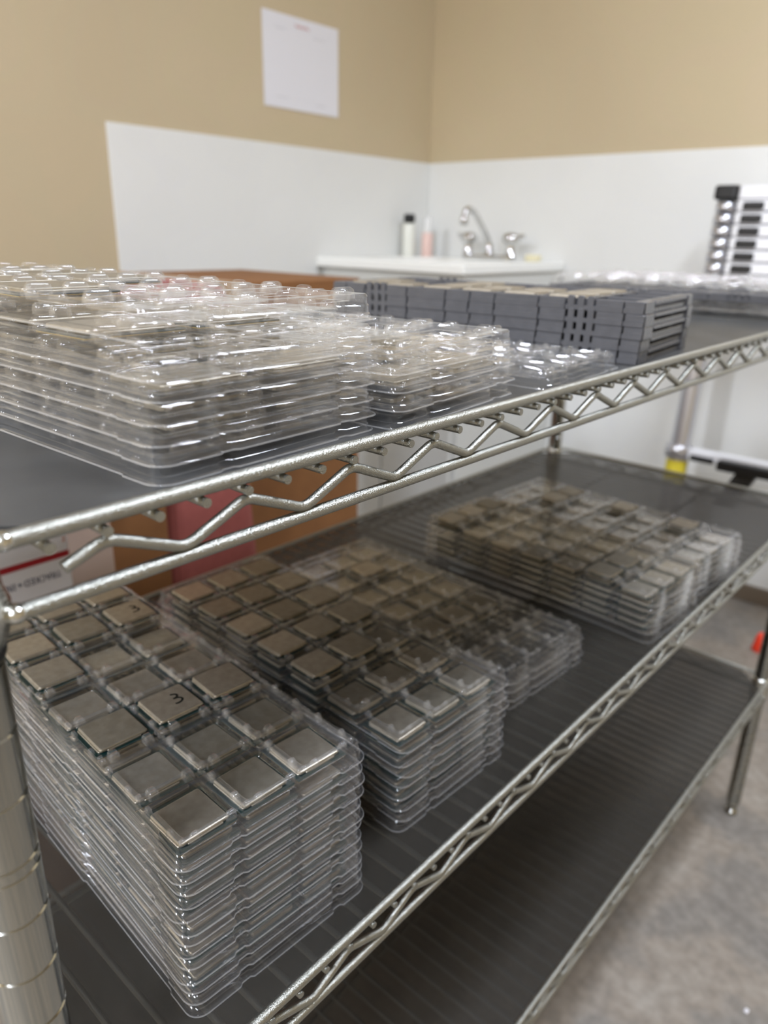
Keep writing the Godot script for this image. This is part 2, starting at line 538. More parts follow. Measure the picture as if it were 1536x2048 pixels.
# corner: the near left corner on the shelf; step: rise per tray; up: "row,col" filled in the top tray; seen: filled below it
func stack(kind: String, cpu_kind: String, corner: Vector3, deg: float, count: int, step: float, up: Array, seen: Array, where: String, group: String, heights := [], marked := [], depth_full := 3, empty := false) -> void:
	var k: Dictionary = TR[kind]
	var base := Transform3D(Basis(Vector3.UP, deg_to_rad(deg)), Vector3.ZERO)
	var mid := corner + base * Vector3(k.w / 2 + 0.0005, 0, -k.l / 2 - 0.0005)
	var topmost := Transform3D()
	var below := Transform3D()
	for i in count:
		var y: float = heights[i] if heights.size() else i * step
		var lean := Vector3(rng.randf_range(-0.0013, 0.0013), y + 0.0002, rng.randf_range(-0.0013, 0.0013))
		var turn := deg + rng.randf_range(-0.5, 0.5) + (180.0 if i % 2 == 1 else 0.0)
		var tf := Transform3D(Basis(Vector3.UP, deg_to_rad(turn)), mid + lean)
		var rank: String = "topmost" if i == count - 1 else ORD[i]
		if count == 1:
			clear_tray(kind, tf, "single empty clear plastic tray lying low on " + where, "", true)
		else:
			clear_tray(kind, tf, "clear plastic processor tray, %s of the %s" % [rank, where], "clear trays of the " + where, i == count - 1)
		below = topmost
		topmost = Transform3D(Basis(Vector3.UP, deg_to_rad(deg)), mid + lean)
		if empty:
			continue
		if i < count - 1:
			for r in k.rows:
				for c in k.cols:
					var key := "%d,%d" % [r, c]
					if i == count - 2 and key in seen:
						continue
					var inside: bool = c > 0 and c < k.cols - 1 and r > 0 and r < k.rows - 1
					if inside and i < count - 2:
						continue
					if r < 2 and where.begins_with("low third"):
						continue
					if kind == "wide" and i == count - 2 and r == 0:
						continue
					if rng.randf() < (0.08 if kind == "grid" else 0.45):
						continue
					buried[cpu_kind].append(topmost * Transform3D(Basis(Vector3.UP, rng.randf_range(-0.02, 0.02)), cell(k, r, c) + Vector3(0, k.ledge + 0.0001, 0)))
	for r in k.rows:
		for c in k.cols:
			var key := "%d,%d" % [r, c]
			var col: String = COLS[c] if k.cols == 3 else ["left pocket", "right pocket"][c]
			var row: String = ROWS[r] if r < k.rows - 1 else "back row"
			var wob := Basis(Vector3.UP, rng.randf_range(-0.03, 0.03)) * Basis(Vector3.RIGHT, rng.randf_range(-0.012, 0.012))
			if key in up:
				var lab := "bare metal-lidded processor, %s, %s, atop the %s" % [row, col, where]
				if key in marked:
					lab = "processor with inked numeral 3, %s, %s, atop the %s" % [row, col, where]
				var p := processor(cpu_kind, topmost * Transform3D(wob, cell(k, r, c) + Vector3(0, k.ledge + 0.0003, 0)), lab, "bare processors atop the " + where, rng.randi() % 3)
				if key in marked:
					inked_three(p)
			elif key in seen:
				processor(cpu_kind, below * Transform3D(wob, cell(k, r, c) + Vector3(0, k.ledge + 0.0003, 0)), "processor seen through clear plastic, %s, %s, in the %s" % [row, col, where], "processors under clear plastic in the " + where, rng.randi() % 3)

func all_but(k: Dictionary, skip: Array) -> Array:
	var out := []
	for r in k.rows:
		for c in k.cols:
			if not ("%d,%d" % [r, c]) in skip:
				out.append("%d,%d" % [r, c])
	return out

# ---------------------------------------------------------------- grey matrix trays
func grey_tray(at: Transform3D, label: String, group: String, cells: bool) -> void:
	var w := 0.138
	var l := 0.318
	var h := 0.0101
	var t := thing("grey_matrix_tray", label, "tray", Vector3.ZERO, 0, group)
	t.transform = at
	if not TR.has("grey"):
		var g := {}
		g.body = prism(w - 0.0020, l - 0.004, 0.0042, 0.003, 0.0004)
		var gaps := [-0.159, -0.142, -0.118, -0.0925, -0.068, -0.025, 0.001, 0.026, 0.068, 0.0925, 0.118, 0.142, 0.159]
		g.panels = []
		for s in [-1, 1]:
			for i in gaps.size() - 1:
				if i in [2, 9]:
					for b in 3:
						var st := begin()
						var z: float = lerpf(gaps[i], gaps[i + 1], (b + 0.5) / 3.0)
						add_prism(st, 0.0030, 0.0058, h + 0.0018, 0.0008, 0.0008, Vector3(s * (w / 2 - 0.0022), -0.0002, z))
						g.panels.append(done(st))
					continue
				var st := begin()
				var len: float = gaps[i + 1] - gaps[i] - 0.0017
				add_prism(st, 0.0034, len, h - 0.0002, 0.0003, 0.0007, Vector3(s * (w / 2 - 0.0019), 0, (gaps[i] + gaps[i + 1]) / 2))
				add_prism(st, 0.0026, len, h * 0.55, 0.0003, 0.0004, Vector3(s * (w / 2 - 0.0009), 0, (gaps[i] + gaps[i + 1]) / 2))
				g.panels.append(done(st))
		g.ends = []
		for s in [-1, 1]:
			for e in [[-0.056, 0.022], [0.060, 0.014]]:
				g.ends.append(prism(e[1], 0.006, h - 0.0002, 0.0004, 0.0006, Vector3(e[0] * s, 0, s * (l / 2 - 0.003))))
			g.ends.append(prism(0.090, 0.003, 0.0032, 0.0004, 0.0005, Vector3(0.004 * s, h - 0.0036, s * (l / 2 - 0.002))))
			g.ends.append(prism(0.074, 0.004, 0.0022, 0.0004, 0.0005, Vector3(0.010 * s, 0.0008, s * (l / 2 - 0.005))))
		g.ribs = []
		for i in 8:
			g.ribs.append(prism(w - 0.008, 0.0042, h - 0.0044, 0.0004, 0.0006, Vector3(0, 0.004, -0.1505 + i * 0.043)))
		for i in 4:
			g.ribs.append(prism(0.0032, l - 0.014, h - 0.0048, 0.0004, 0.0006, Vector3(-0.0605 + i * 0.0403, 0.004, 0)))
		g.pegs = []
		for i in 7:
			for j in 3:
				g.pegs.append(Vector3(-0.0403 + j * 0.0403, 0.004, -0.129 + i * 0.043))
		TR.grey = g
	var q: Dictionary = TR.grey
	put(q.body, "tray_floor", M.jedec, t)
	for m in q.panels:
		put(m, "side_panel", M.jedec, t)
	for m in q.ends:
		put(m, "end_bar", M.jedec, t)
	if cells:
		for m in q.ribs:
			put(m, "cell_rib", M.jedec, t)

# ---------------------------------------------------------------- the rack
func make_rack() -> void:
	var t := thing("wire_shelving_unit", "chrome wire shelving unit holding the stacks of clear trays", "shelving", Vector3.ZERO)
	var px := [0.0, RACK_L - 0.012]
	var pz := [-0.012, -RACK_D + 0.012]
	# posts: a lathe with a groove every 26 mm
	var prof := [Vector2(0.0001, 0.028), Vector2(0.0122, 0.028), Vector2(0.0127, 0.029)]
	var g := []
	var y := FY - 0.0963 - 0.0266 * 31
	while y < FY:
		g.append(y)
		y += 0.0266
	g.append(FY - 0.1283)
	g.append(FY - 0.1283 - 0.0266 * 8)
	g.append(FY - 0.1283 - 0.0266 * 16)
	g.append(FY - 0.1283 - 0.0266 * 24)
	g.sort()
	for v in g:
		if v > 0.032:
			prof.append_array([Vector2(0.0127, v - 0.0011), Vector2(0.0121, v - 0.0005), Vector2(0.0121, v + 0.0004), Vector2(0.0127, v + 0.0010)])
	prof.append_array([Vector2(0.0127, FY + 0.001), Vector2(0.0120, FY + 0.0035), Vector2(0.0001, FY + 0.0040)])
	var st := begin()
	# smooth round, crisp along the height
	var pst := SurfaceTool.new()
	pst.begin(Mesh.PRIMITIVE_TRIANGLES)
	for k in prof.size() - 1:
		pst.set_smooth_group(k)
		strip(pst, circ(prof[k].x, 36), prof[k].y, circ(prof[k + 1].x, 36), prof[k + 1].y)
	var post := done(pst)
	var foot := lathe([Vector2(0.0001, 0), Vector2(0.011, 0), Vector2(0.0118, 0.002), Vector2(0.0118, 0.008), Vector2(0.006, 0.010), Vector2(0.006, 0.018), Vector2(0.0105, 0.019), Vector2(0.0105, 0.028), Vector2(0.0001, 0.028)], 16)
	for x in px:
		for z in pz:
			var p := put(post, "post", M.chrome, t, Vector3(x, 0, z))
			put(foot, "levelling_foot", M.chrome, p)
	var wire_n := 59
	var cross := tube([Vector3(0, 0, 0.0032), Vector3(0, 0, -RACK_D - 0.0032)], 0.0021, 10)
	var sleeve := lathe([Vector2(0.0128, -0.036), Vector2(0.0150, -0.036), Vector2(0.0158, -0.033), Vector2(0.0176, -0.027), Vector2(0.0176, -0.023), Vector2(0.0160, -0.018), Vector2(0.0152, -0.010), Vector2(0.0158, -0.004), Vector2(0.0158, 0.001), Vector2(0.0146, 0.003), Vector2(0.0128, 0.0032)], 28)
	var insert := lathe([Vector2(0.0128, -0.041), Vector2(0.0138, -0.041), Vector2(0.0146, -0.036), Vector2(0.0128, -0.0355)], 28)
	for sh in 3:
		var yy: float = SH[sh]
		# frame: four top rails as the shelf's own mesh
		st = begin(true)
		var x0 := 0.013
		var x1: float = RACK_L - 0.025
		for z in [0.0, -RACK_D]:
			add_tube(st, [Vector3(x0, 0, z), Vector3(x1, 0, z)], 0.0032, 16)
		for x in [-0.012, RACK_L]:
			add_tube(st, [Vector3(x, 0, -0.025), Vector3(x, 0, -RACK_D + 0.025)], 0.0032, 16)
		var shelf := put(done(st), "shelf", M.wire, t, Vector3(0, yy, 0))
		for z in [0.0, -RACK_D]:
			put(tube([Vector3(x0, -0.0258, z), Vector3(x1, -0.0258, z)], 0.0030, 16), "lower_rail", M.wire, shelf)
		for x in [-0.012, RACK_L]:
			put(tube([Vector3(x, -0.0258, -0.025), Vector3(x, -0.0258, -RACK_D + 0.025)], 0.0030, 16), "lower_rail", M.wire, shelf)
		# zigzag wires
		var zig := [Vector3(0.0325, -0.0150, 0)]
		var k := 0
		while 0.0488 + k * 0.0621 < x1 - 0.03:
			zig.append(Vector3(0.0488 + k * 0.0621, -0.0092, 0))
			zig.append(Vector3(0.0488 + k * 0.0621 + 0.0318, -0.0221, 0))
			k += 1
		var zm := tube(bent(zig, 0.0045, 4), 0.0024, 12)
		put(zm, "zigzag_wire", M.wire, shelf)
		put(zm, "zigzag_wire", M.wire, shelf, Vector3(0, 0, -RACK_D))
		zig = []
		k = 0
		while 0.035 + k * 0.0311 < RACK_D - 0.03:
			zig.append(Vector3(0, -0.0092 if k % 2 == 0 else -0.0221, -0.035 - k * 0.0311))
			k += 1
		zm = tube(bent(zig, 0.0045, 4), 0.0024, 12)
		put(zm, "zigzag_wire", M.wire, shelf, Vector3(-0.012, 0, 0))
		put(zm, "zigzag_wire", M.wire, shelf, Vector3(RACK_L, 0, 0))
		for i in wire_n:
			put(cross, "cross_wire", M.wire, shelf, Vector3(0.0277 + i * 0.0207, -0.0056, 0))
		for z in [-0.16, -0.325]:
			put(tube([Vector3(-0.012, -0.0100, z), Vector3(RACK_L, -0.0100, z)], 0.0022, 10), "support_wire", M.wire, shelf)
		for x in px:
			for z in pz:
				put(sleeve, "corner_sleeve", M.weld, shelf, Vector3(x, 0, z))
				put(insert, "sleeve_insert", M.black, shelf, Vector3(x, 0, z))
		# weld beads where the front rails meet the left sleeve
		for z in [0.0, -RACK_D]:
			for x in [0.0150, RACK_L - 0.0270]:
				for v in [0.0, -0.0258]:
					var bead := SphereMesh.new()
					bead.radius = 0.0040
					bead.height = 0.0070
					bead.radial_segments = 14
					bead.rings = 8
					put(bead, "weld_bead", M.weld, shelf, Vector3(x, v, z - 0.0004 * signf(z + 0.1)))
	# liners lie loose on the wires
	var names := ["grey plastic liner sheet on the top shelf", "dark translucent liner sheet on the middle shelf, wires showing through", "dark liner sheet on the empty bottom shelf"]
	for sh in 3:
		var w := RACK_L + 0.002
		var d := RACK_D - 0.009
		var c := 0.043
		var poly := PackedVector2Array()
		for p in [[1, -1, 0, 1], [1, 1, 0, -1], [1, 1, -1, 0], [-1, 1, 1, 0], [-1, 1, 0, -1], [-1, -1, 0, 1], [-1, -1, 1, 0], [1, -1, -1, 0]]:
			poly.append(Vector2(p[0] * w / 2 + p[2] * c, p[1] * d / 2 + p[3] * c))
		st = begin()
		cap(st, poly, 0.0014)
		strip(st, poly, 0, poly, 0.0014)
		cap(st, poly, 0.0, false)
		var o := put(done(st), "shelf_liner", [M.liner_top, M.liner, M.liner][sh], null, Vector3(RACK_L / 2 - 0.006, SH[sh] - 0.0034, -RACK_D / 2))
		tag(o, names[sh], "shelf liner", "")

# ---------------------------------------------------------------- the room and what stands behind
func make_room() -> void:
	var x0 := -3.2
	var z1 := 2.8
	var H := 2.62
	var cx := (x0 + WX) / 2
	var cz := (WZ + z1) / 2
	var w := WX - x0
	var d := z1 - WZ
	struct(box(w + 0.3, 0.12, d + 0.3, 0.001), "floor", M.floor, Vector3(cx, -0.12, cz))
	struct(box(w + 0.3, 0.12, d + 0.3, 0.001), "ceiling", M.ceiling, Vector3(cx, H, cz))
	struct(box(w + 0.3, H, 0.12, 0.001), "wall_back", M.tan, Vector3(cx, 0, WZ - 0.06))
	struct(box(w + 0.3, H, 0.12, 0.001), "wall_front", M.tan, Vector3(cx, 0, z1 + 0.06))
	struct(box(0.12, H, d, 0.001), "wall_right", M.tan, Vector3(WX + 0.06, 0, cz))
	struct(box(0.12, H, d, 0.001), "wall_left", M.tan, Vector3(x0 - 0.06, 0, cz))
	# white wall boards round the sink
	var o := struct(box(1.262, 1.286, 0.004, 0.0008), "trim_1", M.white_panel, Vector3(0.988 + 0.631, 0.0, WZ + 0.002))
	o.set_meta("label", "white splash board on the back wall beside the sink")
	o = struct(box(0.004, 1.286, 2.9, 0.0008), "trim_2", M.white_panel, Vector3(WX - 0.002, 0.0, WZ + 0.005 + 1.45))
	o.set_meta("label", "white splash board on the right wall behind sink and ladder")
	struct(prism(0.012, 1.98, 0.055, 0.002, 0.003), "baseboard_right", M.baseboard, Vector3(WX - 0.010, 0, -0.98 + 0.99))
	struct(prism(3.0, 0.012, 0.055, 0.002, 0.003), "baseboard_back", M.baseboard, Vector3(-0.6, 0, WZ + 0.006))

func light_panel(at: Vector3, w: float, d: float, energy: float, label: String) -> void:
	var t := thing("ceiling_light", label, "ceiling light", at, 0, "ceiling light panels")
	var st := begin()
	for s in [-1, 1]:
		add_prism(st, w + 0.04, 0.02, 0.03, 0.002, 0.002, Vector3(0, -0.03, s * (d / 2 + 0.01)))
		add_prism(st, 0.02, d, 0.03, 0.002, 0.002, Vector3(s * (w / 2 + 0.01), -0.03, 0))
	put(done(st), "frame", M.frame_white, t)
	put(prism(w, d, 0.008, 0.002, 0.001, Vector3(0, -0.020, 0)), "diffuser", M.diffuser, t)
	var a := AreaLight3D.new()
	a.name = "panel_glow"
	a.area_size = Vector2(w, d)
	a.light_energy = energy
	a.light_color = Color(0.895, 0.928, 0.99)
	a.area_range = 12.0
	a.area_attenuation = 2.0
	a.shadow_enabled = true
	t.add_child(a)
	a.position = Vector3(0, -0.036, 0)
	a.rotation = Vector3(-PI / 2, 0, 0)

func make_background() -> void:
	# sink unit along the right wall
	var cx0 := 1.70
	var zc := (WZ - 1.025) / 2 + 0.002
	var wid := 0.58
	var ch := 0.945
	var cab := thing("sink_cabinet", "white vanity cabinet under the sink counter in the corner", "cabinet", Vector3((cx0 + WX - 0.006) / 2, 0, zc))
	var dw := WX - 0.006 - cx0 - 0.004
	for s in [-1, 1]:
		put(prism(dw, 0.016, ch, 0.002, 0.001), "side_panel", M.cabinet, cab, Vector3(0, 0, s * (wid / 2 - 0.014)))
	put(prism(0.016, wid - 0.046, ch, 0.002, 0.001), "back_panel", M.cabinet, cab, Vector3(dw / 2 - 0.009, 0, 0))
	put(prism(0.016, wid - 0.046, ch, 0.002, 0.001), "face_frame", M.cabinet, cab, Vector3(-dw / 2 + 0.009, 0, 0))
	put(prism(dw - 0.034, wid - 0.046, 0.016, 0.002, 0.001), "bottom_panel", M.cabinet, cab, Vector3(0, 0.09, 0))
	for s in [-1, 1]:
		var door := put(prism(0.018, 0.27, ch - 0.16, 0.004, 0.003), "door", M.cabinet, cab, Vector3(cx0 - (cx0 + WX - 0.006) / 2 - 0.009, 0.10, s * 0.138))
		put(lathe([Vector2(0.004, 0), Vector2(0.004, 0.012), Vector2(0.013, 0.016), Vector2(0.011, 0.026), Vector2(0.0001, 0.028)], 14), "knob", M.faucet, door, Vector3(-0.008, ch - 0.30, -s * 0.11), Vector3(0, 0, PI / 2))
	var top := thing("sink_counter", "white sink counter with a basin along the right wall", "counter", Vector3((1.68 + WX - 0.006) / 2, ch, zc))
	var st := begin()
	var cw := WX - 0.006 - 1.68
	var outer := rr(cw, 0.586, 0.006, 5)
	var outer_in := rr(cw - 0.008, 0.578, 0.004, 5)
	var rim := rr(0.34, 0.42, 0.12, 5)
	var bowl := rr(0.30, 0.38, 0.11, 5)
	var deep := rr(0.22, 0.28, 0.08, 5)
	strip(st, outer, 0, outer, 0.023)
	strip(st, outer, 0.023, outer_in, 0.027)
	strip(st, outer_in, 0.027, rim, 0.027)
	put(done(st), "countertop", M.counter, top)
	st = begin(true)
	strip(st, rim, 0.027, bowl, 0.015)
	strip(st, bowl, 0.015, deep, -0.10)
	cap(st, deep, -0.10)
	put(done(st), "basin", M.counter, top)
	var ct := ch + 0.027
	# faucet
	var f := thing("faucet", "chrome two-handle faucet with raised angled spout at the sink", "faucet", Vector3(2.15, ct, -1.262))
	put(prism(0.055, 0.20, 0.014, 0.02, 0.004), "deck_plate", M.faucet, f)
	put(tube(bent([Vector3(0, 0.012, 0), Vector3(0, 0.055, 0), Vector3(-0.10, 0.148, 0), Vector3(-0.145, 0.156, 0), Vector3(-0.152, 0.120, 0)], 0.022, 5), 0.0095, 14), "spout", M.faucet, f)
	put(lathe([Vector2(0.021, 0.010), Vector2(0.018, 0.022), Vector2(0.013, 0.034), Vector2(0.0125, 0.05)], 18), "spout_base", M.faucet, f)
	put(lathe([Vector2(0.0001, 0), Vector2(0.013, 0), Vector2(0.0135, 0.022), Vector2(0.011, 0.026)], 16), "aerator", M.faucet, f, Vector3(-0.152, 0.104, 0))
	for s in [-1, 1]:
		var h := put(lathe([Vector2(0.022, 0.012), Vector2(0.018, 0.020), Vector2(0.015, 0.040), Vector2(0.015, 0.050), Vector2(0.027, 0.056), Vector2(0.030, 0.068), Vector2(0.026, 0.080), Vector2(0.012, 0.085), Vector2(0.0001, 0.086)], 18), "handle", M.faucet, f, Vector3(0, 0, s * 0.085))
		put(tube([Vector3(0, 0.070, 0), Vector3(0.004, 0.076, s * 0.045)], 0.007, 10), "lever", M.faucet, h)
	var b := thing("soap_bottle", "slim white bottle with a black cap on the sink counter", "bottle", Vector3(2.085, ct, -1.560))
	put(lathe([Vector2(0.0001, 0), Vector2(0.021, 0), Vector2(0.022, 0.003), Vector2(0.022, 0.100), Vector2(0.019, 0.108), Vector2(0.011, 0.112), Vector2(0.0001, 0.112)], 20), "body", M.bottle, b)
	put(lathe([Vector2(0.014, 0.111), Vector2(0.020, 0.113), Vector2(0.020, 0.136), Vector2(0.017, 0.140), Vector2(0.0001, 0.140)], 18), "cap", M.black, b)
	b = thing("lotion_bottle", "pale pink bottle with a white top beside the black-capped bottle", "bottle", Vector3(2.12, ct, -1.505))
	put(lathe([Vector2(0.0001, 0), Vector2(0.019, 0), Vector2(0.020, 0.003), Vector2(0.020, 0.074), Vector2(0.017, 0.080), Vector2(0.0001, 0.081)], 20), "body", M.pink, b)
	put(lathe([Vector2(0.016, 0.080), Vector2(0.017, 0.084), Vector2(0.015, 0.128), Vector2(0.012, 0.132), Vector2(0.0001, 0.132)], 18), "cap", M.frame_white, b)
	tag(put(prism(0.04, 0.045, 0.020, 0.008, 0.004), "sponge", M.sponge, null, Vector3(2.15, ct, -1.09)), "pale yellow sponge at the near end of the sink counter", "sponge")
	# paper on the back wall
	var img := Image.create(384, 300, false, Image.FORMAT_RGB8)
	img.fill(Color(0.87, 0.865, 0.88))
	for i in 12:
		var x := 158 + i * 6
		img.fill_rect(Rect2i(x, 22 + (i * 5) % 4, 4, 8), Color(0.72, 0.50, 0.50))
	for r in [[60, 44, 46, 3], [250, 50, 58, 3], [62, 262, 52, 3], [262, 270, 54, 3]]:
		for i in range(0, r[2], 5):
			img.fill_rect(Rect2i(r[0] + i, r[1] + (i % 3), 3, r[3]), Color(0.70, 0.70, 0.72))
	for r in [[40, 40, 304, 1], [40, 262, 304, 1]]:
		img.fill_rect(Rect2i(r[0], r[1], r[2], r[3]), Color(0.82, 0.82, 0.84))
	var pm := mat(Color.WHITE, 0.8)
	pm.albedo_texture = ImageTexture.create_from_image(img)
	var pt := thing("wall_notice", "white paper notice on the tan back wall above the white board", "notice", Vector3(1.635, FY + 0.5475, WZ + 0.0012))
	var qm := QuadMesh.new()
	qm.size = Vector2(0.2955, 0.236)
	put(qm, "printed_face", pm, pt, Vector3(0, 0, 0.0012))
	put(prism(0.2955, 0.002, 0.236, 0.0005, 0.0003, Vector3(0, -0.118, 0)), "sheet", M.postal, pt)
	# boxes behind the rack
	var c := thing("cardboard_carton", "tall brown cardboard carton standing behind the rack next to sink cabinet", "carton", Vector3(0.792, 0, -1.10))
	put(prism(0.684, 0.40, 0.957, 0.002, 0.002), "body", M.card, c)
	put(prism(0.05, 0.402, 0.959, 0.0005, 0.0005, Vector3(0, 0, 0)), "packing_tape", M.tape, c)
	c = thing("pale_carton", "pale beige carton behind the white postal box", "carton", Vector3(0.360, 0, -0.765))
	put(prism(0.084, 0.17, 0.73, 0.003, 0.003), "body", M.card_pale, c)
	c = thing("narrow_carton", "narrow brown cardboard carton between the pale carton and red container", "carton", Vector3(0.455, 0, -0.78))
	put(prism(0.096, 0.16, 0.755, 0.003, 0.003), "body", M.card, c)
	put(prism(0.098, 0.03, 0.757, 0.0005, 0.0005), "packing_tape", M.tape, c)
	c = thing("brown_carton", "brown cardboard carton under the white postal box", "carton", Vector3(0.130, 0, -0.75))
	put(prism(0.35, 0.28, 0.515, 0.003, 0.003), "body", M.card, c)
	put(prism(0.05, 0.282, 0.5165, 0.0005, 0.0005), "packing_tape", M.tape, c)
	var p := thing("postal_box", "white postal box with red stripe and upside-down tracking words", "box", Vector3(0.153, 0.518, -0.75))
	put(prism(0.32, 0.26, 0.20, 0.003, 0.002), "body", M.postal, p)
	put(prism(0.3204, 0.2604, 0.0085, 0.003, 0.0003, Vector3(0, 0.1440, 0)), "red_stripe", M.red_print, p)
	var font := SystemFont.new()
	font.font_names = PackedStringArray(["Droid Sans"])
	for wd in [["TRACKED", 0.1227], ["INSURED", 0.0675]]:
		var tm := TextMesh.new()
		tm.text = wd[0]
		tm.font = font
		tm.font_size = 32
		tm.pixel_size = 0.00035
		tm.depth = 0.0004
		put(tm, "lettering", M.blue_print, p, Vector3(wd[1], 0.125, 0.1303), Vector3(0, 0, PI))
	st = begin()
	var star := PackedVector2Array()
	for i in 8:
		var rad := 0.0030 if i % 2 == 0 else 0.0012
		star.append(Vector2(cos(TAU * i / 8), sin(TAU * i / 8)) * rad)
	cap(st, star, 0.0004)
	strip(st, star, 0, star, 0.0004)
	put(done(st), "star_mark", M.blue_print, p, Vector3(0.0952, 0.125, 0.1302), Vector3(PI / 2, 0, 0))
	var two := TextMesh.new()
	two.text = "2"
	two.font = font
	two.font_size = 24
	two.pixel_size = 0.0004
	two.depth = 0.0004
	put(two, "lettering", M.orange_print, p, Vector3(0.1545, 0.168, 0.1303))
	# red container
	var rb := thing("red_container", "dull red tapered container with rounded corners in front of the brown carton", "container", Vector3(0.620, 0, -0.785))
	st = begin()
	var ra := rr(0.215, 0.12, 0.03, 5)
	var rbb := rr(0.235, 0.13, 0.032, 5)
	var rc := slide(rr(0.150, 0.12, 0.030, 5), -0.024)
	var rd := slide(rr(0.138, 0.11, 0.026, 5), -0.025)
	var re := slide(rr(0.110, 0.08, 0.018, 5), -0.026)
	cap(st, ra, 0, false)
	strip(st, ra, 0, rbb, 0.015)
	strip(st, rbb, 0.015, rc, 0.945)
	strip(st, rc, 0.945, rd, 0.962)
	strip(st, rd, 0.962, re, 0.970)
	cap(st, re, 0.970)
	put(done(st), "body", M.red, rb)
	put(prism(0.06, 0.04, 0.006, 0.015, 0.002), "lid", M.red, rb, Vector3(-0.026, 0.969, 0))
	# ladder leaning on the right wall
	var ld := thing("telescopic_ladder", "collapsed telescopic aluminium ladder with black clamps leaning on the white wall", "ladder", Vector3(1.995, 0, -0.275))
	ld.rotation.z = -0.084
	for s in [-1, 1]:
		var z: float = s * 0.215
		put(lathe([Vector2(0.0001, 0), Vector2(0.030, 0), Vector2(0.031, 0.05), Vector2(0.027, 0.055), Vector2(0.0001, 0.056)], 18), "rubber_foot", M.black, ld, Vector3(0, 0, z))
		put(tube([Vector3(0, 0.05, z), Vector3(0, 0.470, z)], 0.0285, 20), "lower_tube", M.alu, ld)
		put(lathe([Vector2(0.0295, 0), Vector2(0.0295, 0.075)], 20), "yellow_label", M.yellow, ld, Vector3(0, 0.385, z))
		put(lathe([Vector2(0.028, 0), Vector2(0.038, 0.002), Vector2(0.038, 0.034), Vector2(0.034, 0.038), Vector2(0.026, 0.038)], 20), "collar", M.alu, ld, Vector3(0, 0.465, z))
		put(tube([Vector3(0, 0.495, z), Vector3(0, 0.92, z)], 0.0265, 20), "upper_tube", M.alu, ld)
		for i in 8:
			put(lathe([Vector2(0.024, 0), Vector2(0.027, 0.001), Vector2(0.027, 0.0235), Vector2(0.023, 0.0255), Vector2(0.0001, 0.0255)], 20), "stile_section", M.alu, ld, Vector3(0, 0.905 + i * 0.0305, z))
		put(prism(0.062, 0.062, 0.034, 0.012, 0.004), "end_cap", M.black, ld, Vector3(0, 0.905 + 8 * 0.0305, z))
	for i in 8:
		var yy := 0.907 + i * 0.0305
		put(prism(0.050, 0.37, 0.0275, 0.008, 0.003), "rung", M.alu_white, ld, Vector3(0, yy, 0))
		for s in [-1, 1]:
			put(prism(0.058, 0.052, 0.019, 0.006, 0.003), "clamp", M.black, ld, Vector3(-0.002, yy + 0.003, s * 0.142))
	put(prism(0.052, 0.37, 0.032, 0.008, 0.003), "top_rung", M.alu_white, ld, Vector3(0, 0.905 + 8 * 0.0305, 0))
	put(prism(0.046, 0.372, 0.028, 0.008, 0.003), "rung", M.alu_white, ld, Vector3(0, 0.470, 0))
	for s in [-1, 1]:
		put(prism(0.050, 0.066, 0.016, 0.006, 0.003), "clamp", M.black, ld, Vector3(-0.004, 0.468, s * 0.142))
	put(prism(0.060, 0.034, 0.125, 0.008, 0.004), "display_panel", M.jedec, ld, Vector3(-0.004, 1.035, 0.035))
	var br := put(prism(0.052, 0.160, 0.026, 0.006, 0.003), "stabiliser", M.black, ld, Vector3(-0.034, 0.462, -0.012))
	st = begin()
	quad_bar(st, Vector3(0, 0.008, 0.005), Vector3(-0.015, -0.095, -0.038), 0.030, 0.052)
	put(done(st), "stabiliser_leg", M.black, br, Vector3(0, 0, -0.005))
	tag(put(lathe([Vector2(0.0001, 0), Vector2(0.020, 0), Vector2(0.021, 0.004), Vector2(0.014, 0.040), Vector2(0.010, 0.050), Vector2(0.0001, 0.054)], 18), "orange_plug", M.orange, null, Vector3(1.955, 0, -0.160)), "small orange plastic plug standing on the floor beyond the rack", "plug")
	for s in [[1.02, 0.135, 0.004, "in the middle of the floor patch"], [1.03, 0.20, 0.006, "largest of the few on the floor"], [1.17, 0.245, 0.003, "smallest and farthest from the rack"], [0.86, 0.14, 0.004, "closest to the bottom shelf rail"]]:
		tag(put(prism(s[2] * 2, s[2] * 1.5, s[2], s[2] * 0.5, s[2] * 0.3), "paper_scrap", M.postal, null, Vector3(s[0], 0, s[1])), "tiny pale scrap of litter, " + s[3], "litter", "pale scraps of litter on the floor")

func quad_bar(st: SurfaceTool, a: Vector3, b: Vector3, hx: float, hz: float) -> void:   # a slanted bar with a rectangular section
	var A := []
	var B := []
	for q in [[-1, -1], [1, -1], [1, 1], [-1, 1]]:
		A.append(b + Vector3(q[0] * hx / 2, 0, q[1] * hz / 2))
		B.append(a + Vector3(q[0] * hx / 2, 0, q[1] * hz / 2))
	for i in 4:
		var j := (i + 1) % 4
		quad(st, A[i], B[i], B[j], A[j])
	quad(st, B[0], B[3], B[2], B[1])
	quad(st, A[0], A[1], A[2], A[3])

